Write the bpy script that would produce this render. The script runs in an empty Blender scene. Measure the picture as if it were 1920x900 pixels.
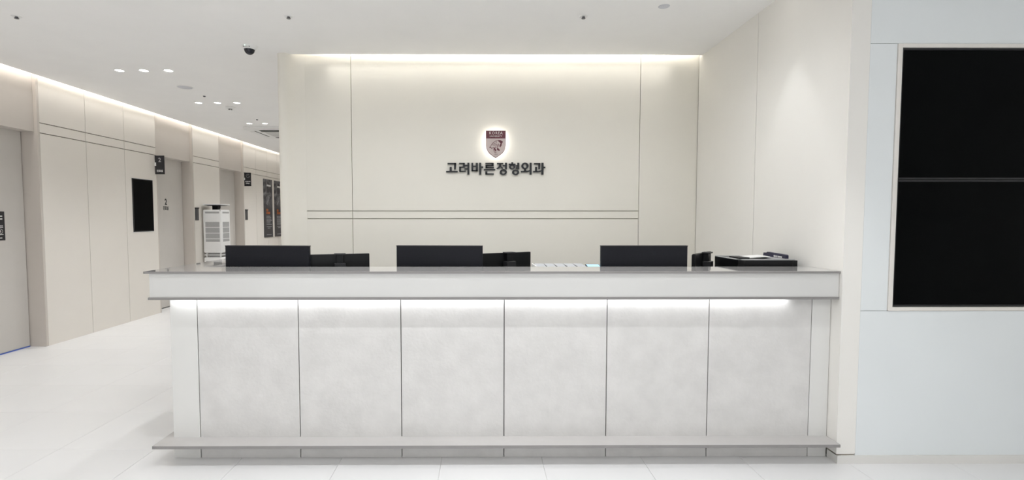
import bpy, bmesh, math, random
from mathutils import Vector, Matrix
R = math.radians
random.seed(4)
S = bpy.context.scene
C = S.collection

# ---------------------------------------------------------------- camera
FPX = 936.49                                   # focal length for a 1920 px wide frame
cd = bpy.data.cameras.new('camera')
cd.sensor_fit = 'HORIZONTAL'; cd.sensor_width = 36.0
cd.lens = FPX * 36.0 / 1920.0
cd.shift_x = (960 - 906.8) / 1920.0
cd.shift_y = (455.7 - 450) / 1920.0
cd.clip_start = 0.05; cd.clip_end = 100
cam = bpy.data.objects.new('camera', cd); C.objects.link(cam)
cam.location = (0, 0, 1.4418)
cam.rotation_euler = (math.pi / 2 - 0.0499, 0, -0.0055)
S.camera = cam

# ---------------------------------------------------------------- world and exposure
w = bpy.data.worlds.new('world'); S.world = w; w.use_nodes = True
w.node_tree.nodes['Background'].inputs[0].default_value = (0.95, 0.975, 1, 1)
w.node_tree.nodes['Background'].inputs[1].default_value = 1.25  # sky fills the room through the added window wall
S.view_settings.view_transform = 'Standard'
S.view_settings.look = 'None'
S.view_settings.exposure = 0.4
S.view_settings.gamma = 1.0
S.view_settings.use_curve_mapping = False
S.cycles.max_bounces = 10
S.cycles.diffuse_bounces = 7
S.cycles.glossy_bounces = 4
S.cycles.sample_clamp_indirect = 6.0

# ---------------------------------------------------------------- lamps of the room and added fill
WARM = (1.0, 0.97, 0.915); NEUT = (0.965, 0.982, 1.0); COOL = (0.97, 0.985, 1.0)
def area(name, loc, direction, sx, sy, power, col, spread=180):
    l = bpy.data.lights.new(name, 'AREA'); l.shape = 'RECTANGLE'
    l.size = sx; l.size_y = sy; l.energy = power; l.color = col; l.spread = R(spread)
    o = bpy.data.objects.new(name, l); C.objects.link(o)
    o.location = loc; o.rotation_euler = Vector(direction).to_track_quat('-Z', 'Y').to_euler()
    return o
# unseen fill panels added over the waiting area (their fittings are built with the ceiling)
FILL_PANELS = [(-3.4, 0.2), (-1.1, 0.2), (1.2, 0.2), (3.5, 0.2), (-3.4, -2.0), (-1.1, -2.0), (1.2, -2.0), (3.5, -2.0)]
for px, py in FILL_PANELS:
    area('added_fill_lamp', (px, py, 2.978), (0, 0, -1), 0.55, 0.55, 6.8, NEUT)
# cove strips: behind the reception wall and along the corridor wall, each with an added grazer
area('cove_lamp_reception', (0.17, 4.806, 3.026), (0, 0.30, 1), 3.30, 0.012, 80, WARM)
area('added_grazer_reception', (0.17, 4.836, 3.004), (0, 0.07, -1), 3.30, 0.010, 1.7, WARM, 72)  # added lamp that carries the cove glow further down the wall
area('cove_lamp_corridor', (-4.797, 6.1, 3.026), (-0.30, 0, 1), 12.5, 0.012, 38, WARM)
area('added_grazer_corridor', (-4.838, 6.1, 3.004), (-0.06, 0, -1), 12.5, 0.010, 5.2, WARM, 45)  # added as well, to widen the glow under the corridor slot
# strip under the counter front
area('counter_strip_lamp', (0.0, 2.928, 0.962), (0, 0.15, -1), 3.66, 0.010, 2.0, NEUT)
# fill daylight through an unseen window wall added behind the camera
pl = bpy.data.lights.new('added_window_portal', 'AREA'); pl.shape = 'RECTANGLE'; pl.size = 8.0; pl.size_y = 2.55; pl.cycles.is_portal = True
po = bpy.data.objects.new('added_window_portal', pl); C.objects.link(po); po.location = (-.6, -4.32, 1.4); po.rotation_euler = (R(90), 0, R(180))

# ---------------------------------------------------------------- helpers
WLOC = {}
class MB:
    """collects shapes in one bmesh, built as ONE object"""
    def __init__(s): s.bm = bmesh.new()
    def box(s, x0, x1, y0, y1, z0, z1, bev=0, seg=2):
        n0 = len(s.bm.verts)
        vs = [s.bm.verts.new(p) for p in ((x0,y0,z0),(x1,y0,z0),(x1,y1,z0),(x0,y1,z0),(x0,y0,z1),(x1,y0,z1),(x1,y1,z1),(x0,y1,z1))]
        fs = [s.bm.faces.new([vs[i] for i in q]) for q in ((0,3,2,1),(4,5,6,7),(0,1,5,4),(1,2,6,5),(2,3,7,6),(3,0,4,7))]
        if bev:
            es = {e for f in fs for e in f.edges}
            bmesh.ops.bevel(s.bm, geom=list(es), offset=bev, segments=seg, affect='EDGES', profile=0.5)
        return s
    def prism(s, poly, a0, a1, axis='z', base=None):
        """poly: 2D points extruded a0..a1 along axis; axis y -> poly is (x,z), axis x -> (y,z)"""
        def P(p, a):
            return {'z': (p[0], p[1], a), 'y': (p[0], a, p[1]), 'x': (a, p[0], p[1])}[axis]
        A = [s.bm.verts.new(P(p, a0)) for p in poly]; B = [s.bm.verts.new(P(p, a1)) for p in poly]
        n = len(poly)
        fs = [s.bm.faces.new(A), s.bm.faces.new(B[::-1])]
        for i in range(n): fs.append(s.bm.faces.new((A[i], B[i], B[(i+1) % n], A[(i+1) % n])))
        bmesh.ops.recalc_face_normals(s.bm, faces=fs)
        return s
    def lathe(s, prof, cx, cy, cz, n=32, axis='z'):
        """prof: (r, h) points from axis to axis or open; revolved about axis through centre"""
        rings = []
        def P(r, h, t):
            c, q = r*math.cos(t), r*math.sin(t)
            return {'z': (cx+c, cy+q, cz+h), 'y': (cx+c, cy+h, cz+q), 'x': (cx+h, cy+c, cz+q)}[axis]
        for r, h in prof:
            if r < 1e-6: rings.append([s.bm.verts.new(P(0, h, 0))])
            else: rings.append([s.bm.verts.new(P(r, h, 2*math.pi*k/n)) for k in range(n)])
        fs = []
        for a, b in zip(rings, rings[1:]):
            for k in range(n):
                q = [a[k % len(a)], a[(k+1) % len(a)], b[(k+1) % len(b)], b[k % len(b)]]
                q = list(dict.fromkeys(q))
                if len(q) > 2: fs.append(s.bm.faces.new(q))
        bmesh.ops.recalc_face_normals(s.bm, faces=fs)
        return s
    def ring(s, cx, cz, rx, rz, ix, iz, y0, y1, n=40):
        """elliptical ring in the x-z plane, y0..y1 thick"""
        L = []
        for y in (y0, y1):
            for a, b in ((rx, rz), (ix, iz)):
                L.append([s.bm.verts.new((cx+a*math.cos(2*math.pi*k/n), y, cz+b*math.sin(2*math.pi*k/n))) for k in range(n)])
        fs = []
        for i, j in ((0,1),(2,3),(0,2),(1,3)):
            for k in range(n): fs.append(s.bm.faces.new((L[i][k], L[i][(k+1)%n], L[j][(k+1)%n], L[j][k])))
        bmesh.ops.recalc_face_normals(s.bm, faces=fs)
        return s
    def tube(s, pts, r, n=8):
        prev = None
        for i, p in enumerate(pts):
            p = Vector(p); d = (Vector(pts[min(i+1, len(pts)-1)]) - Vector(pts[max(i-1, 0)])).normalized()
            q = d.to_track_quat('Z', 'Y')
            ringv = [s.bm.verts.new(p + q @ Vector((r*math.cos(2*math.pi*k/n), r*math.sin(2*math.pi*k/n), 0))) for k in range(n)]
            if prev:
                for k in range(n): s.bm.faces.new((prev[k], prev[(k+1)%n], ringv[(k+1)%n], ringv[k]))
            else: s.bm.faces.new(ringv[::-1])
            prev = ringv
        s.bm.faces.new(prev)
        return s
    def mesh(s, me, mat3):
        """add an existing mesh through a matrix"""
        t = bmesh.new(); t.from_mesh(me); t.transform(mat3)
        m2 = bpy.data.meshes.new('tmp'); t.to_mesh(m2); t.free()
        s.bm.from_mesh(m2); bpy.data.meshes.remove(m2)
        return s
    def obj(s, name, mat, parent=None, kind=None, label=None, local=False, smooth=None):
        me = bpy.data.meshes.new(name)
        if parent is not None and not local:
            off = WLOC.get(parent.name, Vector((0,0,0)))
            bmesh.ops.translate(s.bm, verts=s.bm.verts, vec=-off)
        s.bm.to_mesh(me); s.bm.free()
        me.materials.append(mat)
        o = bpy.data.objects.new(name, me); C.objects.link(o)
        if parent is not None:
            o.parent = parent
            WLOC[o.name] = WLOC.get(parent.name, Vector((0,0,0))).copy()
        if kind: o['kind'] = kind
        if label: o['label'] = label
        if smooth is not None:
            for p in me.polygons: p.use_smooth = True
            me.set_sharp_from_angle(angle=R(smooth))
        return o
def box(name, mat, parent, x0, x1, y0, y1, z0, z1, bev=0, **k):
    return MB().box(x0, x1, y0, y1, z0, z1, bev).obj(name, mat, parent, **k)
def thing(name, label, cat, loc, rotz=0, group=None):
    o = bpy.data.objects.new(name, None); C.objects.link(o)
    o.empty_display_size = 0.1
    o.location = loc; o.rotation_euler = (0, 0, rotz)
    o['label'] = label; o['category'] = cat
    if group: o['group'] = group
    WLOC[o.name] = Vector(loc)
    return o
def struct(name, label=None, loc=(0,0,0)):
    o = bpy.data.objects.new(name, None); C.objects.link(o); o['kind'] = 'structure'
    o.location = loc; WLOC[o.name] = Vector(loc)
    if label: o['label'] = label
    return o
def tag(o, label, cat, group=None):
    o['label'] = label; o['category'] = cat
    if group: o['group'] = group
    return o
def dup(root, loc, label=None, rotz=None):
    r = root.copy(); C.objects.link(r); r.location = loc
    if rotz is not None: r.rotation_euler = (0, 0, rotz)
    if label: r['label'] = label
    for ch in list(root.children):
        c = ch.copy(); C.objects.link(c); c.parent = r
        for g in list(ch.children):
            d = g.copy(); C.objects.link(d); d.parent = c
    return r
def text_mesh(body, size, extrude=0.0004, bold=0.0, align='CENTER', spacing=1.0):
    c = bpy.data.curves.new('t', 'FONT'); c.body = body; c.size = size
    c.extrude = extrude; c.align_x = align; c.align_y = 'CENTER'; c.offset = bold; c.resolution_u = 3
    c.space_character = spacing
    o = bpy.data.objects.new('t', c)
    me = bpy.data.meshes.new_from_object(o)
    bpy.data.objects.remove(o); bpy.data.curves.remove(c)
    return me
FACE_Y = Matrix(((1,0,0,0),(0,0,-1,0),(0,1,0,0),(0,0,0,1)))       # readable on a wall that faces the lobby (-y)
FACE_X = Matrix(((0,0,1,0),(1,0,0,0),(0,1,0,0),(0,0,0,1)))        # readable on a wall that faces +x
FACE_NX = Matrix(((0,0,-1,0),(-1,0,0,0),(0,1,0,0),(0,0,0,1)))     # readable on a wall that faces -x
def at(loc, face, sx=1.0):
    return Matrix.Translation(loc) @ face @ Matrix.Diagonal((sx, 1, 1, 1))

# ---------------------------------------------------------------- materials
def mat(name, col, rough=0.5, spec=0.5, noise=0.0, scale=6.0, bump=0.0, bscale=60.0, metal=0.0, emit=None, coat=0.0, detail=4.0, stretch=None):
    m = bpy.data.materials.new(name); m.use_nodes = True
    nt = m.node_tree; b = nt.nodes['Principled BSDF']
    b.inputs['Base Color'].default_value = (*col, 1); b.inputs['Roughness'].default_value = rough
    b.inputs['Specular IOR Level'].default_value = spec; b.inputs['Metallic'].default_value = metal
    b.inputs['Coat Weight'].default_value = coat
    tc = nt.nodes.new('ShaderNodeTexCoord')
    src = tc.outputs['Object']
    if stretch:
        mp = nt.nodes.new('ShaderNodeMapping'); mp.inputs['Scale'].default_value = stretch
        nt.links.new(src, mp.inputs[0]); src = mp.outputs[0]
    if noise:
        n = nt.nodes.new('ShaderNodeTexNoise'); n.inputs['Scale'].default_value = scale
        n.inputs['Detail'].default_value = detail; n.inputs['Roughness'].default_value = 0.6
        nt.links.new(src, n.inputs['Vector'])
        r = nt.nodes.new('ShaderNodeValToRGB')
        r.color_ramp.elements[0].position = 0.3; r.color_ramp.elements[1].position = 0.7
        r.color_ramp.elements[0].color = (*[max(0, c*(1-noise)) for c in col], 1)
        r.color_ramp.elements[1].color = (*[min(1, c*(1+noise)) for c in col], 1)
        nt.links.new(n.outputs['Fac'], r.inputs[0]); nt.links.new(r.outputs[0], b.inputs['Base Color'])
    if bump:
        n2 = nt.nodes.new('ShaderNodeTexNoise'); n2.inputs['Scale'].default_value = bscale; n2.inputs['Detail'].default_value = 3
        nt.links.new(src, n2.inputs['Vector'])
        bp = nt.nodes.new('ShaderNodeBump'); bp.inputs['Strength'].default_value = bump; bp.inputs['Distance'].default_value = 0.004
        nt.links.new(n2.outputs['Fac'], bp.inputs['Height']); nt.links.new(bp.outputs[0], b.inputs['Normal'])
    if emit:
        b.inputs['Emission Color'].default_value = (*emit[:3], 1); b.inputs['Emission Strength'].default_value = emit[3]
    return m
M = dict(
    ceil=mat('ceiling_paint', (.90,.897,.893), .9, .2, noise=.01, scale=3),
    floor=mat('white_porcelain', (.775,.773,.775), .33, .45, noise=.015, scale=1.6),
    grout=mat('grout', (.68,.67,.66), .9, .2, noise=.04, scale=20),
    niche=mat('cream_panel', (.80,.775,.708), .75, .2, noise=.012, scale=2.2, bump=.08, bscale=220),
    side=mat('cream_side_panel', (.80,.785,.75), .75, .2, noise=.012, scale=2.2, bump=.08, bscale=220),
    left=mat('beige_panel', (.785,.75,.70), .7, .25, noise=.012, scale=2.2, bump=.06, bscale=200),
    jamb=mat('taupe_jamb', (.60,.555,.51), .7, .25, noise=.02, scale=3),
    header=mat('taupe_header', (.59,.55,.51), .7, .25, noise=.015, scale=3),
    door=mat('taupe_door', (.60,.575,.545), .6, .3, noise=.02, scale=4, bump=.04, bscale=160),
    groove=mat('groove_backing', (.33,.30,.26), .9, .1, noise=.05, scale=8),
    groove_pale=mat('groove_backing_pale', (.50,.47,.41), .9, .1, noise=.05, scale=8),
    dark=mat('dark_gap', (.05,.05,.05), .9, .1, noise=.1, scale=8),
    conc=mat('concrete_tile', (.62,.61,.597), .62, .3, noise=.055, scale=8, bump=.3, bscale=55, detail=9),
    white=mat('white_lacquer', (.68,.677,.66), .38, .4, noise=.006, scale=2),
    band=mat('white_glass_band', (.62,.618,.606), .18, .45, noise=.005, scale=2),
    top=mat('grey_glass_top', (.46,.45,.445), .06, .5, noise=.02, scale=3, coat=.6),
    edge=mat('grey_metal_edge', (.25,.24,.235), .4, .4, noise=.03, scale=10),
    ledge=mat('grey_stone_ledge', (.50,.485,.475), .3, .4, noise=.03, scale=9),
    ledge_edge_shade=mat('shaded_ledge_edge', (.26,.25,.245), .4, .4, noise=.03, scale=10),  # darker copy of the ledge tone, shade put into the colour
    glass=mat('back_painted_glass', (.75,.785,.797), .22, .4, noise=.01, scale=1.5),
    frame=mat('cream_frame', (.74,.715,.675), .45, .35, noise=.01, scale=4),
    base=mat('baseboard_paint', (.71,.70,.675), .5, .3, noise=.01, scale=4),
    screen=mat('black_screen', (.0014,.0017,.0019), .3, .045, noise=.2, scale=3),
    bezel=mat('bezel', (.022,.022,.024), .4, .3, noise=.1, scale=30),
    monitor=mat('charcoal_plastic', (.0075,.0082,.0125), .55, .25, noise=.15, scale=90, bump=.15, bscale=400),
    black=mat('black_plastic', (.004,.0044,.005), .4, .3, noise=.2, scale=50),
    navy=mat('navy_plastic', (.022,.022,.05), .45, .35, noise=.15, scale=40),
    silver=mat('silver_plastic', (.42,.42,.43), .3, .5, noise=.03, scale=30),
    paper=mat('paper', (.82,.82,.81), .8, .2, noise=.01, scale=10),
    greypaper=mat('laminated_sheet', (.42,.435,.46), .4, .4, noise=.03, scale=20),
    blue=mat('lit_screen_blue', (.35,.65,.9), .3, .4, noise=.2, scale=14, emit=(.35,.68,.95,.35)),
    letter=mat('sign_charcoal', (.018,.02,.023), .45, .35, noise=.08, scale=40),
    maroon=mat('maroon_enamel', (.115,.022,.034), .35, .45, noise=.06, scale=60),
    pink=mat('pink_enamel', (.56,.47,.45), .4, .4, noise=.02, scale=40),
    cream=mat('cream_print', (.72,.66,.63), .5, .3, noise=.02, scale=40),
    glow=mat('led_backlight', (.9,.9,.88), .5, .2, noise=.01, emit=(1,.985,.945,5)),
    plate=mat('sign_plate_charcoal', (.028,.027,.03), .5, .3, noise=.06, scale=30),
    print=mat('white_print', (.72,.72,.71), .6, .2, noise=.02, scale=40),
    greyprint=mat('grey_print', (.38,.375,.38), .6, .2, noise=.02, scale=40),
    orange=mat('orange_print', (.68,.19,.045), .6, .2, noise=.03, scale=40),
    reader=mat('reader_grey', (.075,.073,.077), .35, .4, noise=.05, scale=30),
    plastic=mat('white_plastic', (.82,.82,.815), .4, .4, noise=.01, scale=12),
    mesh=mat('perforated_grey', (.40,.40,.40), .6, .3, noise=.16, scale=130),
    grille=mat('intake_grey', (.58,.58,.575), .6, .3, noise=.06, scale=90),
    smoke=mat('smoked_dome', (.012,.013,.02), .12, .5, noise=.1, scale=10),
    lamp=mat('lamp_diffuser', (.9,.9,.9), .5, .2, noise=.01, emit=(1,.98,.95,9)),
    fill_panel=mat('fill_panel_diffuser', (.9,.9,.9), .5, .2, noise=.01, emit=(1,.98,.95,2.0)),
    led=mat('green_led', (.5,.9,.7), .5, .2, noise=.01, emit=(.6,1,.8,3)),
    speaker=mat('speaker_mesh', (.62,.63,.67), .7, .2, noise=.05, scale=150),
    brass=mat('sprinkler_metal', (.10,.10,.11), .35, .5, noise=.1, scale=30, metal=.6),
    film=mat('blue_film', (.10,.17,.55), .4, .3, noise=.06, scale=20),
)
# poster print: charcoal board with a smoky picture
def poster_mat():
    m = mat('poster_print', (.05,.048,.052), .5, .25)
    nt = m.node_tree; b = nt.nodes['Principled BSDF']; tc = nt.nodes['Texture Coordinate']
    sep = nt.nodes.new('ShaderNodeSeparateXYZ'); nt.links.new(tc.outputs['Object'], sep.inputs[0])
    n = nt.nodes.new('ShaderNodeTexNoise'); n.inputs['Scale'].default_value = 4.5; n.inputs['Detail'].default_value = 6; n.inputs['Distortion'].default_value = 1.2
    nt.links.new(tc.outputs['Object'], n.inputs['Vector'])
    r = nt.nodes.new('ShaderNodeValToRGB'); r.color_ramp.elements[0].position = .45; r.color_ramp.elements[1].position = .8
    r.color_ramp.elements[0].color = (.05,.048,.052,1); r.color_ramp.elements[1].color = (.34,.33,.34,1)
    nt.links.new(n.outputs['Fac'], r.inputs[0])
    mr = nt.nodes.new('ShaderNodeMapRange'); mr.inputs[1].default_value = .62; mr.inputs[2].default_value = .9
    nt.links.new(sep.outputs[2], mr.inputs[0])
    mx = nt.nodes.new('ShaderNodeMix'); mx.data_type = 'RGBA'
    nt.links.new(mr.outputs[0], mx.inputs['Factor']); mx.inputs['A'].default_value = (.052,.05,.054,1)
    nt.links.new(r.outputs[0], mx.inputs['B']); nt.links.new(mx.outputs['Result'], b.inputs['Base Color'])
    return m
M['poster'] = poster_mat()
def pane_mat():
    m = bpy.data.materials.new('added_window_glass'); m.use_nodes = True; nt = m.node_tree; nt.nodes.clear()
    o = nt.nodes.new('ShaderNodeOutputMaterial'); a = nt.nodes.new('ShaderNodeBsdfTransparent'); g = nt.nodes.new('ShaderNodeBsdfGlossy'); x = nt.nodes.new('ShaderNodeMixShader')
    g.inputs['Roughness'].default_value = .02; f = nt.nodes.new('ShaderNodeFresnel'); f.inputs[0].default_value = 1.3
    nt.links.new(f.outputs[0], x.inputs[0]); nt.links.new(a.outputs[0], x.inputs[1]); nt.links.new(g.outputs[0], x.inputs[2]); nt.links.new(x.outputs[0], o.inputs[0])
    return m
M['pane'] = pane_mat()

# ================================================================= SETTING
H = 2.993
XL = -4.88                      # face of the corridor wall
def RX(y): return 2.0917 + (y - 2.8626) * 0.009      # face of the niche side wall

# ---- floor: slab and 600 mm tiles
fl = struct('floor')
box('slab', M['grout'], fl, -5.4, 5.6, -4.2, 13.2, -0.12, -0.004)
tile_me = None
def tile(x0, y0):
    global tile_me
    if tile_me is None:
        b = MB(); b.box(-.2990, .2990, -.2990, .2990, -0.008, 0.0, 0.0012, 1)
        t = b.obj('tile', M['floor'], fl, local=True); tile_me = t.data
    else:
        t = bpy.data.objects.new('tile', tile_me); C.objects.link(t); t.parent = fl
    t.location = (x0 + .3, y0 + .3, 0)
for j in range(-5, 15):
    y0 = 3.0632 + .6*j - .6
    for i in range(-6, 12):
        x0 = -2.0355 + .6*i + .0
        if x0 < -5.7 or x0 > 4.9: continue
        if y0 > 2.5 and x0 > -1.9: continue
        if y0 > 12: continue
        tile(x0, y0)
# ---- ceiling with two light slots
ce = struct('ceiling')
b = MB()
b.box(-4.82, 5.6, -4.2, 4.83, H, 3.006)
b.box(-4.82, -1.84, 4.83, 13.2, H, 3.006)
b.obj('ceiling_board', M['ceil'], ce)
b = MB()
b.box(-5.5, 5.6, -4.2, 13.2, 3.16, 3.22)
b.box(-1.95, 2.3, 4.72, 4.74, 3.006, 3.16)
b.box(-4.73, -4.71, -4.2, 13.2, 3.006, 3.16)
b.obj('cove_box', M['ceil'], ce)

# ---- reception back wall: panels with joints
wb = struct('wall_back')
Y0 = 4.90
xr = RX(Y0)
b = MB(); b.box(-1.70, xr + .1, Y0 + .022, Y0 + .12, 0, 3.30); b.obj('backing', M['groove_pale'], wb)
G = .0025
cols = [(-1.70, -1.2545), (-1.2545, 1.5465), (1.5465, xr)]
for k, (a, c) in enumerate(cols):
    bands = [(0, 1.436), (1.436, 1.511), (1.511, 3.30)] if k < 2 else [(0, 3.30)]
    for z0, z1 in bands:
        ga = G if k else 0; gc = G if k < 2 else 0
        box('wall_panel', M['niche'], wb, a + ga, c - gc, Y0, Y0 + .02, z0 + (.0035 if z0 else 0), z1 - (.0035 if z1 < 3 else 0), .0008)
# ---- partition between reception and corridor, rounded end
pt = struct('wall_partition')
prof = [(-1.925, 13.0), (-1.925, 4.86)]
for k in range(9):
    t = k/8*math.pi/2
    prof.append((-1.875 - .05*math.cos(t), 4.83 - .05*math.sin(t)))
prof += [(-1.855, 4.782), (-1.838, 4.792), (-1.825, 4.808), (-1.80, 4.838), (-1.77, 4.866), (-1.735, 4.888), (-1.70, 4.90), (-1.70, 13.0)]
MB().prism(prof[::-1], 0, 3.2, 'z').obj('partition_body', M['niche'], pt, smooth=35)

# ---- niche side wall (right of the counter)
wr = struct('wall_right')
def slant(x_off0, x_off1, y0, y1, z0, z1):
    return MB().prism([(RX(y0)+x_off0, y0), (RX(y0)+x_off1, y0), (RX(y1)+x_off1, y1), (RX(y1)+x_off0, y1)], z0, z1, 'z')
slant(.022, .12, 2.885, 5.0, 0, 3.30).obj('backing', M['groove'], wr)
slant(0, .02, 3.843 + G, 4.895, .056, 3.30).obj('wall_panel', M['side'], wr)
# front panel returns round the corner as the cream strip that faces the lobby
MB().prism([(RX(2.8626), 2.8626), (2.2015, 2.8626), (2.2015, 2.884), (RX(2.884)+.02, 2.884), (RX(3.843)+.02, 3.843-G), (RX(3.843), 3.843-G)], .056, 3.05, 'z').obj('wall_panel', M['side'], wr)

# ---- glass-clad wall right of the niche
wg = struct('wall_front')
YG = 2.8626
box('backing', M['dark'], wg, 2.2015, 5.5, YG + .022, YG + .3, 0, 3.05)
FX0, FX1, FZ0, FZ1 = 2.357, 3.725, .904, 2.427
def glass(x0, x1, z0, z1): box('glass_panel', M['glass'], wg, x0 + .001, x1 - .001, YG, YG + .02, z0 + .001, z1 - .001, .0008)
glass(2.2015, 5.5, .046, FZ0); glass(2.2015, 5.5, FZ1, 3.05)
glass(2.2015, FX0, FZ0, FZ1); glass(FX1, 5.5, FZ0, FZ1)
# ---- baseboard along the glass wall and round the corner
bb = struct('baseboard_right')
b = MB(); b.box(RX(2.86) - .0005, 5.5, YG - .010, YG + .05, 0, .048); b.obj('baseboard_strip', M['base'], bb)
slant(-.0005, .03, YG, 2.945, 0, .048).obj('return_strip', M['base'], bb)
tr = struct('trim_1')
MB().prism([(RX(YG)+.003, YG+.003), (2.196, YG+.003), (2.196, YG+.02), (RX(2.97)+.02, 2.97), (RX(2.97)+.003, 2.97)], .048, .056, 'z').obj('shadow_gap', M['groove'], tr)

# ---- corridor wall on the left: panelled sections between three door recesses
wl = struct('wall_left')
SEC = [(-4.1, 4.655), (5.58, 7.605), (8.53, 9.421), (10.336, 13.0)]
GRV = {0: [-3.5+.66*k for k in range(1, 12)], 1: [6.253, 6.919], 2: [], 3: [10.916, 11.487, 12.05, 12.62]}
for s, (a, c) in enumerate(SEC):
    box('backing', M['groove'], wl, -5.3, XL - .022, a + .02, c - .02, 0, 3.30)
    ja = .028 if s > 0 else 0; jc = .028 if s < 3 else 0
    if ja: box('jamb', M['jamb'], wl, -5.3, XL, a, a + ja, 0, 3.30, .003)
    if jc: box('jamb', M['jamb'], wl, -5.3, XL, c - jc, c, 0, 3.30, .003)
    ys = [a + ja] + [g for g in GRV[s] if a < g < c] + [c - jc]
    for y0, y1 in zip(ys, ys[1:]):
        for z0, z1 in ((0, 2.384), (2.384, 2.495), (2.495, 3.30)):
            box('wall_panel', M['left'], wl, XL - .02, XL, y0 + (.003 if y0 != a+ja else 0), y1 - (.003 if y1 != c-jc else 0),
                z0 + (.005 if z0 else 0), z1 - (.005 if z1 < 3 else 0), .0008)
REC = [(4.655, 5.58), (7.605, 8.53), (9.421, 10.336)]
for a, c in REC:
    box('header', M['header'], wl, -5.3, -4.918, a, c, 2.392, 3.30, .002)

# ---- doors in the recesses
def make_door(n, a, c):
    d = struct('door_%d' % n)
    lf = box('door_leaf', M['door'], d, -5.10, -5.062, a - .02, c - .008, .014, 2.40, .001)
    box('gap_backing', M['dark'], d, -5.16, -5.104, a - .02, c, 0, 2.41)
    return d, lf
(d1, lf1), (d2, lf2), (d3, lf3) = [make_door(k + 1, *REC[k]) for k in range(3)]
box('protective_film', M['film'], lf1, -5.0615, -5.059, REC[0][0], REC[0][1]-.01, .001, .013, label='blue film along the foot of the door')
b = MB(); b.mesh(text_mesh('2', .132, .0006, .005), at((-5.0612, 8.075, 1.697), FACE_X, .8)); b.obj('door_number', M['letter'], lf2)
b = MB(); b.mesh(text_mesh('진료실', .068, .0006, .0022), at((-5.0612, 8.07, 1.597), FACE_X, .75)); b.obj('door_lettering', M['letter'], lf2)

# ---- walls behind the camera and at the corridor end
we = struct('wall_rear')
WX0, WX1, WZ0, WZ1 = -4.6, 3.4, .12, 2.68
box('wall_face', M['side'], we, -5.4, WX0, -4.3, -4.2, 0, 3.3); box('wall_face', M['side'], we, WX1, 5.6, -4.3, -4.2, 0, 3.3)
box('wall_face', M['side'], we, WX0, WX1, -4.3, -4.2, WZ1, 3.3); box('wall_face', M['side'], we, WX0, WX1, -4.3, -4.2, 0, WZ0)
wn = struct('added_window_1')  # unseen window, added to let fill daylight in
for k in range(6):
    x = WX0 + (WX1-WX0)*k/5; box('mullion', M['edge'], wn, max(WX0, x-.03), min(WX1, x+.03), -4.28, -4.22, WZ0, WZ1)
    if k < 5: box('pane', M['pane'], wn, x + .03, x + 1.57, -4.253, -4.247, WZ0, WZ1)
wc = struct('wall_corridor_end'); box('wall_face', M['left'], wc, -5.3, -1.9, 13.0, 13.1, 0, 3.3)
ws = struct('wall_side'); box('wall_face', M['side'], ws, 5.5, 5.6, -4.2, 3.2, 0, 3.3)

# ================================================================= RECEPTION COUNTER
XW = 2.0895
ct = thing('reception_counter', 'long white reception counter with grey glass top and concrete look front panels', 'counter', (0.08, 3.0, 0))
YE = 4.0                          # the left return runs back to here
def L(xl, yf, xin, yin, z0, z1, xr=XW, ye=YE):
    return MB().prism([(xl, yf), (xr, yf), (xr, yin), (xin, yin), (xin, ye), (xl, ye)], z0, z1, 'z')
L(-1.943, 2.882, -1.728, 3.163, 1.122, 1.1335).obj('glass_top', M['top'], ct)
b = L(-1.945, 2.8795, -1.726, 3.165, 1.1205, 1.1328)
b = L(-1.920, 2.888, -1.745, 3.15, .982, 1.122); b.obj('white_band', M['band'], ct)
L(-1.928, 2.882, -1.74, 3.15, .968, .982).obj('lower_edge', M['edge'], ct)
# top front edging strip
b = MB(); b.box(-1.946, XW, 2.877, 2.882, 1.1215, 1.1335); b.box(-1.946, -1.943, 2.877, YE, 1.1215, 1.1335); b.obj('edge_strip', M['edge'], ct)
L(-1.826, 2.967, -1.75, 3.13, 0, .968).obj('carcass', M['dark'], ct)
GX = [-1.684, -1.086, -.4765, .1385, .753, 1.3625, 1.9775]
box('end_panel', M['white'], ct, -1.844, GX[0] - .0025, 2.949, 2.967, 0, .968, .001)
box('end_panel', M['white'], ct, GX[6] + .0015, XW, 2.949, 2.967, 0, .968, .001)
for a, c in zip(GX, GX[1:]):
    box('front_panel', M['conc'], ct, a + .0025, c - .0025, 2.949, 2.967, 0, .968, .001)
box('side_panel', M['white'], ct, -1.844, -1.826, 2.969, YE, 0, .968, .001)
b = MB().prism([(-1.895, 2.83), (XW, 2.83), (XW, 2.955), (-1.838, 2.955), (-1.838, YE), (-1.895, YE)], .109, .127, 'z')
b.obj('foot_ledge', M['ledge'], ct)
b = MB(); b.box(-1.8955, XW, 2.8285, 2.830, .1095, .1265); b.box(-1.8965, -1.895, 2.8285, YE, .1095, .1265); b.obj('ledge_edge_shade', M['ledge_edge_shade'], ct)  # shade on the ledge front and side, painted as a darker edge
box('worktop', M['white'], ct, -1.725, XW, 3.165, 3.95, .715, .74, .002)
box('worktop_support', M['white'], ct, 1.2, 1.22, 3.18, 3.9, 0, .715)
box('worktop_support', M['white'], ct, -.3, -.28, 3.18, 3.9, 0, .715)

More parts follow.
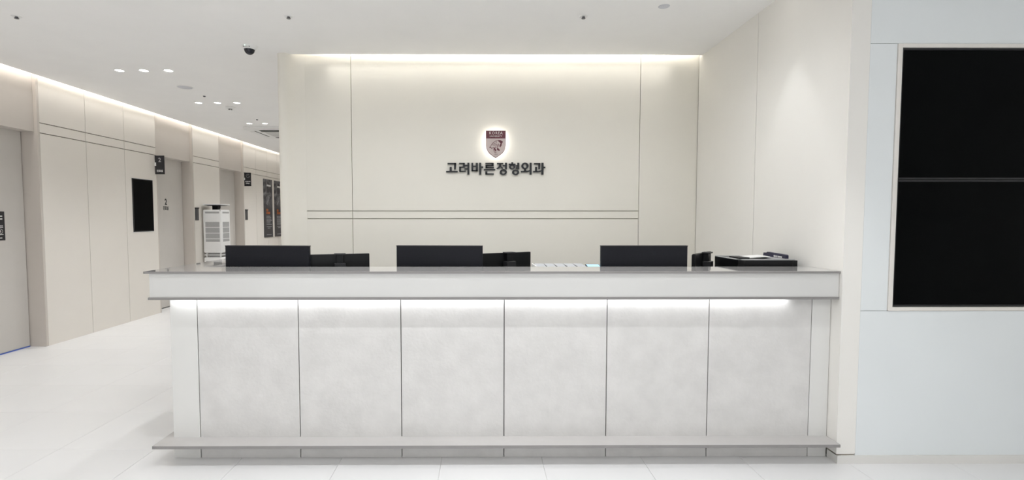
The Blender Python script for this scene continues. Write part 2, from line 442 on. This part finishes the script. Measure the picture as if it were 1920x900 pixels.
# ================================================================= MONITORS AND DESK EQUIPMENT
def make_monitor(label, loc, rz, wd=.562):
    t = thing('monitor', label, 'monitor', loc, rz, 'wide flat-backed monitors behind the counter')
    h = .345; zb = .178; zt = zb + h
    sh = MB().box(-wd/2, wd/2, 0, .03, zb, zt, .003).obj('back_shell', M['monitor'], t, local=True)
    MB().box(-wd/2 + .004, wd/2 - .004, .03, .036, zb + .004, zt - .004).obj('screen', M['screen'], t, local=True)
    b = MB(); b.box(-wd/2 - .001, wd/2 + .001, -.002, .032, zt - .006, zt, .001); b.obj('top_trim', M['bezel'], sh, local=True)
    b = MB(); b.box(-wd/2 + .03, wd/2 - .03, -.004, 0, zb + .2, zb + .212); b.obj('rear_lip', M['black'], sh, local=True)
    b = MB(); b.box(-.03, .03, -.03, 0, .012, zb + .13, .004); b.obj('stand_neck', M['black'], t, local=True)
    b = MB(); b.box(-.12, .12, -.04, .18, 0, .012, .003); b.obj('stand_base', M['black'], t, local=True)
    return t
m1 = make_monitor('wide charcoal flat-backed monitor, leftmost behind the counter', (-1.386, 3.232, .741), -R(5))
dup(m1, (-.270, 3.232, .741), 'wide charcoal flat-backed monitor in the middle, below the wall sign', -R(4))
dup(m1, (1.060, 3.225, .741), 'wide charcoal flat-backed monitor nearest the black printer', 0)
def make_pos(label, loc, rz):
    t = thing('display', label, 'monitor', loc, rz, 'small displays on bracket stands behind the counter')
    wd = .385
    MB().box(-wd/2, wd/2, 0, .022, .19, .462, .003).obj('back_shell', M['black'], t, local=True)
    MB().box(-wd/2 + .006, wd/2 - .006, .022, .026, .196, .456).obj('screen', M['screen'], t, local=True)
    MB().box(-.0365, .0365, -.05, .004, .459, .468, .002).obj('bracket_cap', M['bezel'], t, local=True)
    MB().box(-.022, .022, -.035, 0, .40, .46, .002).obj('bracket_column', M['black'], t, local=True)
    MB().box(-.0365, .0365, -.055, 0, .02, .405, .004).obj('bracket_base', M['bezel'], t, local=True)
    MB().box(-.068, .068, -.10, .07, 0, .02, .004).obj('foot', M['black'], t, local=True)
    return t
p1 = make_pos('small black display on a bracket stand beside the leftmost wide monitor', (-.938, 3.318, .741), R(17))
dup(p1, (.184, 3.445, .741), 'small black display on a bracket stand between the middle monitor and the leaflets', R(28))
dup(p1, (1.540, 3.435, .741), 'small black display seen nearly edge-on beside the black printer', R(51))

# printer at the right end
pr = thing('printer', 'black multifunction printer with silver lid rim at the right end of the counter', 'printer', (1.86, 3.38, .74))
PX0, PX1, PY0, PY1, PZ = 1.676, 2.045, 3.205, 3.56, 1.172
MB().prism([(PX0, PY0+.03), (PX0+.03, PY0), (PX1, PY0), (PX1, PY1), (PX0, PY1)], .741, PZ-.004, 'z').obj('body', M['black'], pr)
b = MB(); b.box(PX0+.0, PX1, PY0+.03, PY0+.055, PZ-.004, PZ+.001, .001); b.box(PX0, PX0+.022, PY0+.03, PY1, PZ-.004, PZ+.001, .001)
b.box(PX1-.10, PX1, PY0+.055, PY1, PZ-.004, PZ+.001, .001); b.box(PX0, PX1, PY1-.02, PY1, PZ-.004, PZ+.003, .001)
b.obj('lid_rim', M['silver'], pr)
box('control_panel', M['bezel'], pr, PX0+.06, PX0+.13, PY0+.13, PY0+.27, PZ-.006, PZ+.006, .002)
b = MB(); b.prism([(PX0+.15, PZ-.003), (PX0+.29, PZ+.007), (PX0+.29, PZ+.010), (PX0+.15, PZ+.001)], PY0+.17, PY1-.03, 'y'); b.obj('output_paper', M['paper'], pr)
b = MB().prism([(3.285, PZ), (3.285, 1.194), (3.295, 1.199), (3.50, 1.205), (3.508, 1.199), (3.545, 1.197), (3.55, PZ)], 2.016, 2.036, 'x'); b.obj('paper_guide', M['navy'], pr)
b = MB()
for k, wdt in enumerate((.012, .010, .010, .006, .012, .010, .011, .008)):
    y = 3.42 - k*.0125
    b.box(2.0145, 2.0162, y - wdt, y - .002, 1.1765 - .0002*k, 1.1875 - .0003*k)
b.obj('label_print', M['print'], pr, kind='stuff')
box('front_seam', M['bezel'], pr, PX1-.03, PX1-.028, PY0-.0012, PY0+.004, .80, PZ-.006)

# rack of leaflets and tablet, just behind the counter edge
rk = thing('leaflet_rack', 'low grey rack with a row of pale leaflets behind the counter edge', 'rack', (.5, 3.30, .74))
box('rack_body', M['silver'], rk, .345, .70, 3.185, 3.375, .741, 1.122, .003)
xs = [.36, .425, .49, .555, .62, .685]
for k in range(5):
    MB().prism([(3.19, 1.123), (3.19, 1.128), (3.37, 1.1345), (3.37, 1.1295)], xs[k] + .002, xs[k+1] - .003, 'x').obj('leaflet', M['greypaper'], rk)
b = MB()
for x in (.425, .49, .555, .62): b.box(x - .0028, x + .0015, 3.20, 3.31, 1.124, 1.1335)
b.obj('divider', M['bezel'], rk, kind='stuff')
b = MB().prism([(.352, 3.19), (.359, 3.19), (.349, 3.36), (.343, 3.36)], 1.118, 1.136, 'z'); b.obj('pen_strip', M['paper'], rk, label='white strip along the rack edge')
tb = thing('tablet', 'small tablet with a lit sky blue screen lying beside the leaflets', 'tablet', (.742, 3.268, 1.118))
b = MB(); b.box(-.046, .046, -.075, .085, 0, .008, .002); b.obj('case', M['bezel'], tb, local=True)
b = MB(); b.box(-.040, .040, -.065, .075, .008, .009); b.obj('screen', M['blue'], tb, local=True)
tb.rotation_euler = (R(3.5), 0, R(-4))
sb = thing('tablet_stand', 'grey block stand under the tablet with the blue screen', 'stand', (.74, 3.28, .74))
box('stand_block', M['silver'], sb, .705, .766, 3.21, 3.35, .741, 1.111, .003)

# ================================================================= WALL SIGN
sg = thing('wall_lettering', 'dark charcoal Korean raised lettering centred on the cream back wall', 'sign', (.144, 4.89, 1.86))
K = .005177 / 19.2
def strokes(ox, shapes):
    b = MB()
    X = lambda px: -.338 + (ox + px/19.2 - 836) * .005155
    Z = lambda py: 1.9765 - (300 + py/19.2 - 305) * .00511
    Ya, Yb = 4.878, 4.8995
    for s in shapes:
        if s[0] == 'r': b.box(X(s[1]), X(s[3]), Ya, Yb, Z(s[4]), Z(s[2]))
        elif s[0] == 'o': b.ring(X(s[1]), Z(s[2]), s[3]*K, s[4]*K, s[5]*K, s[6]*K, Ya, Yb)
        else: b.prism([(X(p[0]), Z(p[1])) for p in s[1]], Ya, Yb, 'y')
    return b.obj('letter', M['letter'], sg)
strokes(830, [('r',170,95,470,145), ('p',[(405,95),(480,98),(480,110),(465,325),(405,325)]), ('r',248,242,318,392), ('r',115,388,535,435)])
strokes(830, [('r',588,92,760,132), ('r',725,92,795,262), ('r',590,228,740,265), ('r',590,240,655,405), ('p',[(590,385),(655,382),(740,380),(825,368),(825,405),(740,416),(610,420),(592,405)]),
              ('r',790,162,892,205), ('r',782,290,892,333), ('r',888,88,958,518)])
strokes(830, [('r',1035,92,1095,395), ('r',1190,92,1265,395), ('r',1090,195,1195,235), ('r',1050,352,1255,395), ('r',1312,88,1385,518), ('r',1380,222,1458,265)])
strokes(830, [('r',1535,92,1800,130), ('r',1765,92,1840,202), ('r',1540,165,1800,202), ('r',1540,168,1606,278), ('r',1545,240,1845,278), ('r',1480,320,1895,362), ('r',1535,398,1608,515), ('r',1545,474,1845,517)])
strokes(928, [('r',72,95,305,137), ('p',[(150,130),(228,130),(214,205),(186,250),(140,292),(85,325),(55,290),(115,252),(145,205)]),
              ('p',[(170,190),(218,180),(240,222),(308,280),(275,310),(215,268),(180,230)]), ('r',285,170,370,212), ('r',365,88,438,322), ('o',305,428,128,106,60,50)])
strokes(928, [('r',597,70,660,128), ('r',500,120,745,162), ('o',625,236,108,90,50,47), ('r',750,180,815,216), ('r',750,258,815,296), ('r',810,88,884,324), ('o',752,432,127,104,60,50)])
strokes(928, [('o',1090,202,130,118,60,68), ('r',1058,300,1128,400), ('p',[(940,388),(1140,386),(1210,370),(1270,345),(1270,395),(1200,422),(1140,432),(940,434)]), ('r',1262,88,1330,518)])
strokes(928, [('r',1420,98,1640,145), ('p',[(1578,100),(1645,100),(1645,130),(1630,320),(1578,320)]), ('r',1460,238,1525,395),
              ('p',[(1388,388),(1570,386),(1640,370),(1695,345),(1695,395),(1630,422),(1570,433),(1388,434)]), ('r',1688,88,1762,518), ('r',1758,233,1825,280)])

# shield emblem, lit from behind
em = thing('shield_emblem', 'small maroon and pink shield emblem lit from behind above the dark lettering', 'emblem', (.1445, 4.89, 2.018))
q = .005155 / 15
EX = lambda px: .048 + (905 + px/15 - 911) * .005155
EZ = lambda py: 2.278 - (240 + py/15 - 246) * .0051
out = [(92,92),(642,92),(642,480),(636,545),(612,640),(570,700),(520,748),(440,806),(365,852),(290,808),(190,728),(140,665),(112,600),(96,545),(92,480)]
P2 = lambda pts: [(EX(a), EZ(c)) for a, c in pts]
def inset(pts, k):
    cx, cy = 367, 430
    return [(cx + (a-cx)*(1-k/275), cy + (c-cy)*(1-k/370)) for a, c in pts]
plate = MB().prism(P2(out), 4.822, 4.852, 'y').obj('shield_plate', M['maroon'], em)
field = MB().prism(P2([(104,312)] + [(630,312)] + [p for p in inset(out, 11) if p[1] > 330]), 4.8205, 4.823, 'y').obj('shield_field', M['pink'], em)
MB().prism(P2(inset(out, 45)), 4.8522, 4.8552, 'y').obj('backlight', M['glow'], em)
for c in (300, 640): box('standoff', M['silver'], em, EX(350), EX(380), 4.852, 4.8995, EZ(c), EZ(c-30))
b = MB(); b.mesh(text_mesh('KOREA', .0365, .0006, .0, spacing=1.18), at((EX(367), 4.8208, EZ(163)), FACE_Y, .99)); b.obj('upper_lettering', M['cream'], plate)
b = MB(); b.mesh(text_mesh('UNIVERSITY', .0212, .0006, .0, spacing=1.08), at((EX(367), 4.8208, EZ(252)), FACE_Y, .99)); b.obj('lower_lettering', M['cream'], plate)
b = MB(); b.mesh(text_mesh('1905', .0165, .0006, .0), at((EX(367), 4.8196, EZ(757)), FACE_Y)); b.obj('year_lettering', M['maroon'], field)
# roaring tiger head, flat maroon strokes
b = MB()
def stroke(pts, wd):
    for (ax, ay), (bx, by) in zip(pts, pts[1:]):
        dx, dy = bx-ax, by-ay; n = math.hypot(dx, dy) or 1; nx, ny = -dy/n*wd/2, dx/n*wd/2
        ex, ey = dx/n*wd*.25, dy/n*wd*.25
        b.prism(P2([(ax+nx-ex, ay+ny-ey), (bx+nx*.8+ex, by+ny*.8+ey), (bx-nx*.8+ex, by-ny*.8+ey), (ax-nx-ex, ay-ny-ey)]), 4.8192, 4.8208, 'y')
def blob(pts): b.prism(P2(pts), 4.8192, 4.8208, 'y')
stroke([(212,545),(240,500),(268,462),(300,425),(340,395),(390,372),(450,362)], 13)
blob([(430,356),(500,362),(556,392),(566,412),(543,440),(532,470),(528,500),(522,520),(505,535),(498,562),(484,540),(468,548),(478,500),(498,450),(478,415),(436,392)])
blob([(186,552),(205,545),(230,556),(232,572),(208,580),(188,570)])
stroke([(222,562),(258,586),(315,558)], 15); stroke([(240,595),(262,602)], 10)
blob([(300,575),(345,578),(372,640),(352,682),(330,640),(312,606)])
stroke([(303,610),(318,678),(345,706),(388,690)], 12); stroke([(352,600),(385,652)], 10)
stroke([(322,436),(345,480)], 12); stroke([(366,450),(372,505)], 15); stroke([(366,515),(372,560)], 12); stroke([(386,400),(376,430)], 16)
stroke([(288,432),(298,455)], 12); stroke([(398,478),(414,552)], 16); stroke([(436,456),(446,545)], 11); stroke([(462,402),(488,432)], 12)
stroke([(270,498),(330,478)], 10); stroke([(255,470),(266,480)], 14); stroke([(300,510),(345,505)], 9); stroke([(455,470),(462,530)], 9)
blob([(404,556),(438,588),(482,636),(466,662),(436,650),(396,634),(400,600)])
stroke([(330,560),(380,565)], 14)
b.obj('tiger_print', M['maroon'], field)

# ================================================================= DISPLAYS ON THE GLASS WALL
df = struct('trim_2', 'cream surround framing the two large black wall displays', (3.04, YG, .904))
b = MB(); t = .026
b.box(FX0+.001, FX0+t, YG-.006, YG+.02, FZ0+.001, FZ1-.001, .001); b.box(FX1-t, FX1-.001, YG-.006, YG+.02, FZ0+.001, FZ1-.001, .001)
b.box(FX0+t, FX1-t, YG-.006, YG+.02, FZ0+.001, FZ0+.0225, .001); b.box(FX0+t, FX1-t, YG-.006, YG+.02, FZ1-.0225, FZ1-.001, .001)
b.obj('surround', M['frame'], df)
def make_display(label, z0, z1):
    t_ = thing('wall_display', label, 'screen', (3.04, YG + .02, z0), 0, 'stacked wall displays')
    x0, x1 = FX0 + .029, FX1 - .029
    b = MB(); e = .010
    b.box(x0, x0+e, YG+.004, YG+.021, z0, z1); b.box(x1-e, x1, YG+.004, YG+.021, z0, z1)
    b.box(x0+e, x1-e, YG+.004, YG+.021, z0, z0+e); b.box(x0+e, x1-e, YG+.004, YG+.021, z1-e, z1)
    b.obj('bezel', M['bezel'], t_)
    box('screen', M['screen'], t_, x0+e, x1-e, YG+.008, YG+.0205, z0+e, z1-e)
    return t_
make_display('upper of the two large black wall displays on pale glass', 1.664, FZ1 - .024)
make_display('lower of the two large black wall displays on pale glass', FZ0 + .024, 1.660)

# ================================================================= CORRIDOR FITTINGS
tv = thing('wall_screen', 'portrait black screen on the beige corridor wall before door two', 'screen', (XL, 7.255, 1.247))
b = MB(); b.box(XL, XL+.012, 7.042, 7.47, 1.247, 1.26, .001); b.box(XL, XL+.012, 7.042, 7.47, 1.988, 2.0, .001); b.box(XL, XL+.012, 7.042, 7.052, 1.26, 1.988); b.box(XL, XL+.012, 7.46, 7.47, 1.26, 1.988)
b.obj('bezel', M['bezel'], tv)
box('screen', M['screen'], tv, XL, XL+.009, 7.052, 7.46, 1.26, 1.988)
for c in (1.237, 1.999): box('recess_rim', M['plastic'], tv, XL, XL+.005, 7.03, 7.482, c, c+.01)

def blade(label, y, lines):
    t_ = thing('door_sign', label, 'sign', (XL, y, 2.237), 0, 'projecting door signs in the corridor')
    b = MB()
    b.prism([(-4.874,2.098),(-4.74,2.098),(-4.74,2.376),(-4.874,2.376),(-4.874,2.273),(-4.858,2.273),(-4.858,2.222),(-4.874,2.222)], y-.008, y+.008, 'y')
    sp_ = b.obj('sign_plate', M['plate'], t_)
    box('bracket', M['plastic'], t_, XL, -4.8585, y-.009, y+.009, 2.2225, 2.2725, .001)
    for nm, body, size, x, z, sx, mt in lines:
        b = MB(); b.mesh(text_mesh(body, size, .0005, .0012), at((x, y-.0086, z), FACE_Y, sx)); b.obj(nm, M[mt], sp_)
    return t_
blade('dark projecting sign reading 2 at the edge of door two', 7.555, [('sign_number', '2', .088, -4.803, 2.307, .95, 'greyprint'), ('sign_lettering', '진료실', .036, -4.805, 2.146, .95, 'print')])
t_ = blade('dark projecting sign with a round symbol beyond the farthest door', 10.378, [('sign_lettering', '체외충격파', .027, -4.802, 2.193, .85, 'print'), ('sign_lettering', '치료실 1', .027, -4.802, 2.155, .95, 'print')])
b = MB()
pts = [( -4.797 + .036*math.cos(a), 10.369, 2.312 + .036*math.sin(a)) for a in [R(40 + 300*k/24) for k in range(25)]]
b.tube(pts, .0025, 6); b.tube([(-4.80,10.369,2.306),(-4.768,10.369,2.306),(-4.766,10.369,2.285)], .0025, 6); b.tube([(-4.815,10.369,2.325),(-4.79,10.369,2.335),(-4.775,10.369,2.33)], .0025, 6)
b.obj('sign_symbol', M['greyprint'], t_.children[0])

def reader(label, y):
    t_ = thing('door_opener', label, 'switch', (XL, y, 1.403), 0, 'door opener plates in the corridor')
    box('cover', M['reader'], t_, XL, XL+.016, y-.046, y+.046, 1.403, 1.61, .004)
    box('top_lip', M['black'], t_, XL, XL+.024, y-.05, y+.05, 1.604, 1.622, .003)
    box('touch_strip', M['bezel'], t_, XL+.016, XL+.0175, y-.034, y-.026, 1.42, 1.59)
reader('slim dark door opener plate beside door two', 8.612); reader('slim dark door opener plate beyond the farthest door', 10.428)

ds = thing('door_plate', 'dark information plate on the nearest taupe door at the left edge', 'sign', (-5.06, 5.2, 1.206))
box('plate', M['plate'], ds, -5.0618, -5.056, 5.06, 5.335, 1.206, 1.512)
b = MB()
for z, h, y0, y1 in ((1.462,.012,5.19,5.31),(1.432,.014,5.17,5.31),(1.36,.007,5.17,5.315),(1.345,.007,5.2,5.315),(1.268,.008,5.2,5.315),(1.232,.010,5.19,5.30),(1.464,.012,5.08,5.17),(1.434,.012,5.08,5.15),(1.36,.007,5.08,5.15),(1.268,.008,5.08,5.18)):
    b.box(-5.056, -5.0552, y0, y1, z-h/2, z+h/2)
b.obj('plate_lettering', M['print'], ds.children[0], kind='stuff')
b = MB(); b.lathe([(.026,0),(.026,.0008),(.023,.0008),(.023,0)], -5.056, 5.285, 1.302, 24, 'x'); b.box(-5.056,-5.0552,5.281,5.289,1.29,1.314); b.obj('plate_symbol', M['print'], ds.children[0])

def poster(label, y0, seed):
    rnd = random.Random(seed)
    t_ = thing('poster', label, 'poster', (XL, y0 + .22, 1.004), 0, 'tall posters on the corridor wall')
    bd = box('board', M['poster'], t_, XL, XL+.018, y0, y0+.44, 1.004, 2.325, .001)
    X0, X1 = XL+.018, XL+.0188
    b = MB()
    b.box(X0, X1, y0+.15, y0+.36, 2.165, 2.205); b.obj('poster_heading', M['print'], bd)
    b = MB()
    for z, a, c in ((1.625,.11,.22),(1.56,.11,.31)):
        y = a
        while y < c - .02:
            b.box(X0, X1, y0+y, y0+y+.036, z-.024, z+.024); b.box(X0, X1, y0+y+.004, y0+y+.02, z-.03, z+.028); y += .05
    b.obj('poster_title', M['orange'], bd)
    b = MB()
    for k in range(7):
        z = 1.485 - k*.031
        y = .1
        end = .1 + rnd.uniform(.18, .27)
        while y < end:
            wd = rnd.uniform(.025, .06); b.box(X0, X1, y0+y, y0+min(y+wd, .4), z-.007, z+.007); y += wd + .009
    for z, a, c in ((1.245,.1,.38),(1.213,.15,.3),(1.063,.1,.36)):
        b.box(X0, X1, y0+a, y0+c, z-.006, z+.006)
    b.obj('poster_text', M['greyprint'], bd, kind='stuff')
    b = MB()      # pale bones of a joint
    for pts, r in (([(.12,1.76),(.17,1.82),(.22,1.90),(.28,1.97)], .010), ([(.16,1.74),(.20,1.81),(.25,1.87),(.30,1.93)], .007), ([(.19,1.86),(.24,1.86),(.27,1.84)], .006), ([(.13,1.79),(.1,1.84)], .005)):
        for (a, z1), (c, z2) in zip(pts, pts[1:]):
            b.prism([(y0+a-r, z1), (y0+a+r, z1), (y0+c+r, z2), (y0+c-r, z2)], X0, X1, 'x')
    b.obj('poster_picture', M['greyprint'], bd)
poster('tall charcoal poster with orange title, nearer of the two corridor posters', 11.27, 1)
poster('tall charcoal poster half hidden by the partition, farther of the two corridor posters', 11.85, 2)

# air purifier against the corridor wall
ap = thing('air_purifier', 'white tower air purifier with grilles standing by the corridor wall', 'air purifier', (-4.68, 8.88, 0))
ax0, ax1, ay0, ay1 = -4.845, -4.525, 8.735, 9.055
ub = MB().box(ax0, ax1, ay0, ay1, .835, 1.59, .022, 3).obj('upper_body', M['plastic'], ap, smooth=40)
lb = MB().box(ax0, ax1, ay0, ay1, .02, .755, .022, 3).obj('lower_body', M['plastic'], ap, smooth=40)
box('foot', M['bezel'], ap, ax0+.02, ax1-.02, ay0+.02, ay1-.02, 0, .03)
for sx in (ax0+.03, ax1-.05):
    for sy in (ay0+.03, ay1-.05): box('spacer_post', M['plastic'], ap, sx, sx+.02, sy, sy+.02, .745, .845)
box('middle_tray', M['plastic'], ap, ax0+.01, ax1-.01, ay0+.01, ay1-.01, .79, .802)
box('inner_core', M['mesh'], ap, ax0+.06, ax1-.06, ay0+.06, ay1-.06, .75, .84)
for z0, z1 in ((1.525,1.555),(1.285,1.375),(1.185,1.275),(1.085,1.175),(1.03,1.075),(.60,.69),(.50,.59),(.40,.49)):
    box('grille', M['mesh'], ub if z0 > .8 else lb, ax0+.045, ax1-.03, ay0-.0015, ay0+.003, z0, z1)
    box('grille', M['mesh'], ub if z0 > .8 else lb, ax1-.003, ax1+.0015, ay0+.05, ay1-.05, z0, z1)
b = MB(); b.box(ax0, ax1, ay0, ay1, 1.672, 1.688, .006, 2); b.obj('top_disc', M['plastic'], ap)
MB().prism([(ax0+.012,1.6725),(ax1-.012,1.6725),(ax1-.09,1.656),(ax0+.09,1.656)], ay0+.012, ay1-.012, 'y').obj('disc_underside_shade', M['bezel'], ap)  # dark plate painted in for the shade beneath the disc
box('neck', M['black'], ap, -4.735, -4.64, 8.85, 8.94, 1.588, 1.674)
b = MB(); b.tube([(-4.585+.022*math.cos(t), 8.80, 1.635+.03*math.sin(t)) for t in [R(100-340*k/16) for k in range(17)]], .004, 6); b.obj('cable_loop', M['bezel'], ap)
box('indicator', M['bezel'], ub, -4.548, -4.53, ay0-.002, ay0+.002, 1.567, 1.574)

# ================================================================= CEILING FITTINGS
def spot(loc, power, cone, blend, col=NEUT, rad=.035):
    l = bpy.data.lights.new('downlight_lamp', 'SPOT'); l.energy = power; l.spot_size = R(cone); l.spot_blend = blend
    l.color = col; l.shadow_soft_size = rad
    o = bpy.data.objects.new('downlight_lamp', l); C.objects.link(o); o.location = loc
    return o
DL = None
def downlight(x, y, label, group='recessed downlights', power=26, cone=120, blend=.7, rad=.035):
    global DL
    if DL is None:
        t_ = thing('downlight', label, 'light', (x, y, H), 0, group)
        MB().lathe([(.050,0),(.050,-.003),(.043,-.0045),(.040,-.002),(.040,.0)], 0, 0, 0, 28).obj('trim_ring', M['plastic'], t_, local=True)
        MB().lathe([(0,-.0022),(.0405,-.0022)], 0, 0, 0, 28).obj('diffuser', M['lamp'], t_, local=True)
        DL = t_
    else:
        t_ = dup(DL, (x, y, H), label); t_['group'] = group
    spot((x, y, H - .012), power, cone, blend, NEUT, rad)
    return t_
CX = (-3.797, -3.542, -3.284)
nm = ('leftmost', 'middle', 'rightmost')
for yy, row in ((5.354, 'nearest'), (6.826, 'second'), (8.305, 'farthest')):
    for k, x in enumerate(CX):
        if row == 'farthest' and k == 2: continue
        lab = {'nearest': '%s downlight of the nearest row on the corridor ceiling', 'second': '%s downlight of the row before the smoke detector', 'farthest': '%s downlight of the row before the air conditioner'}[row] % nm[k]
        downlight(x, y=yy, label=lab, group='corridor ceiling downlights', power=23, cone=112, blend=1)
for k, x in enumerate((-1.3, -.35, .6, 1.5)):
    downlight(x, 2.12, '%s downlight of the lobby row above the counter front' % ('first', 'second', 'third', 'fourth')[k], 'lobby downlights over the counter', power=36, cone=78, blend=.5, rad=.02)
for k, x in enumerate((-1.25, -.47, .31, 1.09)):
    downlight(x, 3.37, '%s downlight of the reception row above the monitors' % ('first', 'second', 'third', 'fourth')[k], 'reception downlights above the desk', power=34, cone=160, blend=1)
for k, x in enumerate(CX):  # unseen row, added to brighten the floor on the left
    downlight(x, 2.45, '%s added downlight of an unseen lobby row before the corridor' % nm[k], 'added lobby downlights before the corridor', power=18, cone=100, blend=1)
downlight(1.868, 3.373, 'downlight close to the cream side wall, above the printer', 'lobby downlights over the counter', power=8, cone=47, blend=.22)
for k, (px, py) in enumerate(FILL_PANELS):  # unseen fittings added for the fill lamps
    if k == 0:
        pf = thing('added_fill_light', 'added square ceiling fill light, leftmost of the front row over the waiting area', 'light', (px, py, H), 0, 'added fill panels behind the camera')
        b = MB(); b.box(-.31,.31,-.31,-.28,-.008,0); b.box(-.31,.31,.28,.31,-.008,0); b.box(-.31,-.28,-.28,.28,-.008,0); b.box(.28,.31,-.28,.28,-.008,0)
        b.obj('frame', M['plastic'], pf, local=True)
        MB().box(-.28,.28,-.28,.28,-.005,0).obj('diffuser', M['fill_panel'], pf, local=True)
    else: dup(pf, (px, py, H), 'added square ceiling fill light, %s of the %s row over the waiting area' % (('leftmost', 'second', 'third', 'rightmost')[k % 4], 'front' if k < 4 else 'back'))

for yy, rw in ((9.78, 'first'), (11.25, 'second')):  # hidden rows, added to light the far corridor
    for k, x in enumerate(CX): downlight(x, yy, '%s added downlight of the %s hidden corridor row beyond the air conditioner' % (nm[k], rw), group='added corridor downlights beyond the partition', power=31, cone=120, blend=1)
# concealed sprinklers
def sprinkler(x, y, label):
    t_ = thing('sprinkler', label, 'sprinkler', (x, y, H), 0, 'ceiling sprinklers')
    MB().lathe([(0,-.003),(.030,-.003),(.034,0)], 0, 0, 0, 24).obj('rosette', M['plastic'], t_, local=True)
    MB().lathe([(0,-.012),(.009,-.012),(.011,-.003),(0,-.003)], 0, 0, 0, 14).obj('nozzle', M['brass'], t_, local=True)
    MB().lathe([(0,-.016),(.015,-.016),(.015,-.0125),(0,-.0115)], 0, 0, 0, 18).obj('deflector', M['brass'], t_, local=True)
    return t_
s0 = sprinkler(-3.577, 3.95, 'small sprinkler head in the upper left corner of the ceiling')
dup(s0, (-1.482, 3.94, H), 'small sprinkler head on the ceiling near the dome camera')
dup(s0, (.791, 3.926, H), 'small sprinkler head on the ceiling right of centre')
def nozzle(x, y, label):
    t_ = MB().lathe([(0,-.012),(.012,-.012),(.016,0)], x, y, H, 16).obj('ceiling_nozzle', M['brass'])
    tag(t_, label, 'sprinkler', 'tiny corridor ceiling nozzles'); return t_
nozzle(-3.518, 6.458, 'tiny dark ceiling nozzle between the speaker and the second downlight row')
nozzle(-3.524, 7.971, 'tiny dark ceiling nozzle before the farthest downlight row')
# dome camera
cc = thing('dome_camera', 'white ceiling dome camera with dark glass near the reception corner', 'camera', (-2.088, 4.60, H))
MB().lathe([(0,-.002),(.070,0),(.070,-.006),(.058,-.022),(.050,-.034),(0,-.034)], 0, 0, 0, 36).obj('housing', M['plastic'], cc, local=True, smooth=40)
MB().lathe([(.046,-.034)] + [(.044*math.cos(R(a)), -.036-.042*math.sin(R(a))) for a in range(0, 91, 10)], 0, 0, 0, 36).obj('dome', M['smoke'], cc, local=True, smooth=60)
MB().lathe([(0,-.016),(.0035,-.015),(.0035,-.01),(0,-.01)], -.012, -.062, 0, 10).obj('status_light', M['led'], cc, local=True)
b = MB(); b.box(-.030,-.024,-.0605,-.05,-.024,-.019); b.box(.020,.027,-.0605,-.05,-.024,-.019); b.box(-.018,.012,-.060,-.05,-.0225,-.0205); b.obj('printed_mark', M['bezel'], cc, local=True)
# speaker, smoke detector
sp = thing('ceiling_speaker', 'round pale grey speaker grille flush in the corridor ceiling', 'speaker', (-3.512, 6.03, H))
MB().lathe([(0,-.007),(.075,-.005),(.080,0)], 0, 0, 0, 36).obj('grille', M['speaker'], sp, local=True, smooth=50)
MB().lathe([(.079,-.004),(.086,-.004),(.088,0),(.079,0)], 0, 0, 0, 36).obj('rim', M['plastic'], sp, local=True)
sd = thing('smoke_detector', 'small white smoke detector hanging from the corridor ceiling', 'detector', (-3.509, 7.10, H))
MB().lathe([(0,0),(.062,0),(.062,-.010),(.045,-.022),(.030,-.026),(0,-.026)], 0, 0, 0, 32).obj('base', M['plastic'], sd, local=True, smooth=35)
MB().lathe([(0,-.050),(.020,-.050),(.026,-.042),(.026,-.040),(0,-.040)], 0, 0, 0, 24).obj('cap', M['plastic'], sd, local=True)
b = MB()
for k in range(8):
    a = 2*math.pi*k/8; b.box(.021*math.cos(a)-.003, .021*math.cos(a)+.003, .021*math.sin(a)-.003, .021*math.sin(a)+.003, -.041, -.025)
b.obj('vent_rib', M['bezel'], sd, local=True, kind='stuff')
# covered sprinkler plate at the upper right
cp = MB().lathe([(0,-.003),(.038,-.003),(.041,0)], 1.344, 3.739, H, 28).obj('ceiling_cover', M['speaker'])
tag(cp, 'round grey cover plate on the ceiling at the upper right', 'cover')

# ceiling cassette air conditioner
ac = thing('air_conditioner', 'white ceiling cassette air conditioner at the corridor end', 'air conditioner', (-3.5, 9.13, H))
x0, x1, y0, y1, zb = -4.06, -2.94, 8.55, 9.68, H-.035
def rrect(x0, x1, y0, y1, r, n=5):
    out = []
    for cx, cy, a0 in ((x1-r, y1-r, 0), (x0+r, y1-r, 90), (x0+r, y0+r, 180), (x1-r, y0+r, 270)):
        for k in range(n): out.append((cx + r*math.cos(R(a0+90*k/(n-1))), cy + r*math.sin(R(a0+90*k/(n-1)))))
    return out
MB().prism(rrect(x0, x1, y0, y1, .12), zb, H-.0008, 'z').obj('panel', M['plastic'], ac)
MB().prism(rrect(x0+.22, x1-.22, y0+.37, y1-.24, .06), zb-.004, zb+.002, 'z').obj('intake_grille', M['grille'], ac)
box('slot', M['dark'], ac, x0+.22, x1-.22, y0+.19, y0+.30, zb-.003, zb+.002); box('slot', M['dark'], ac, x0+.2, x1-.2, y1-.19, y1-.12, zb-.002, zb+.002)
box('slot', M['dark'], ac, x0+.10, x0+.125, y0+.28, y1-.26, zb-.002, zb+.002); box('slot', M['dark'], ac, x1-.13, x1-.10, y0+.28, y1-.26, zb-.002, zb+.002)
b = MB(); b.prism([(y0+.325, zb-.002), (y0+.305, zb-.016), (y0+.310, zb-.018), (y0+.331, zb-.002)], x0+.2, x1-.2, 'x'); b.obj('louver', M['plastic'], ac)
b = MB(); b.prism([(x0+.098, zb-.002), (x0+.04, zb-.012), (x0+.042, zb-.016), (x0+.104, zb-.002)], y0+.28, y1-.26, 'y'); b.obj('louver', M['plastic'], ac)
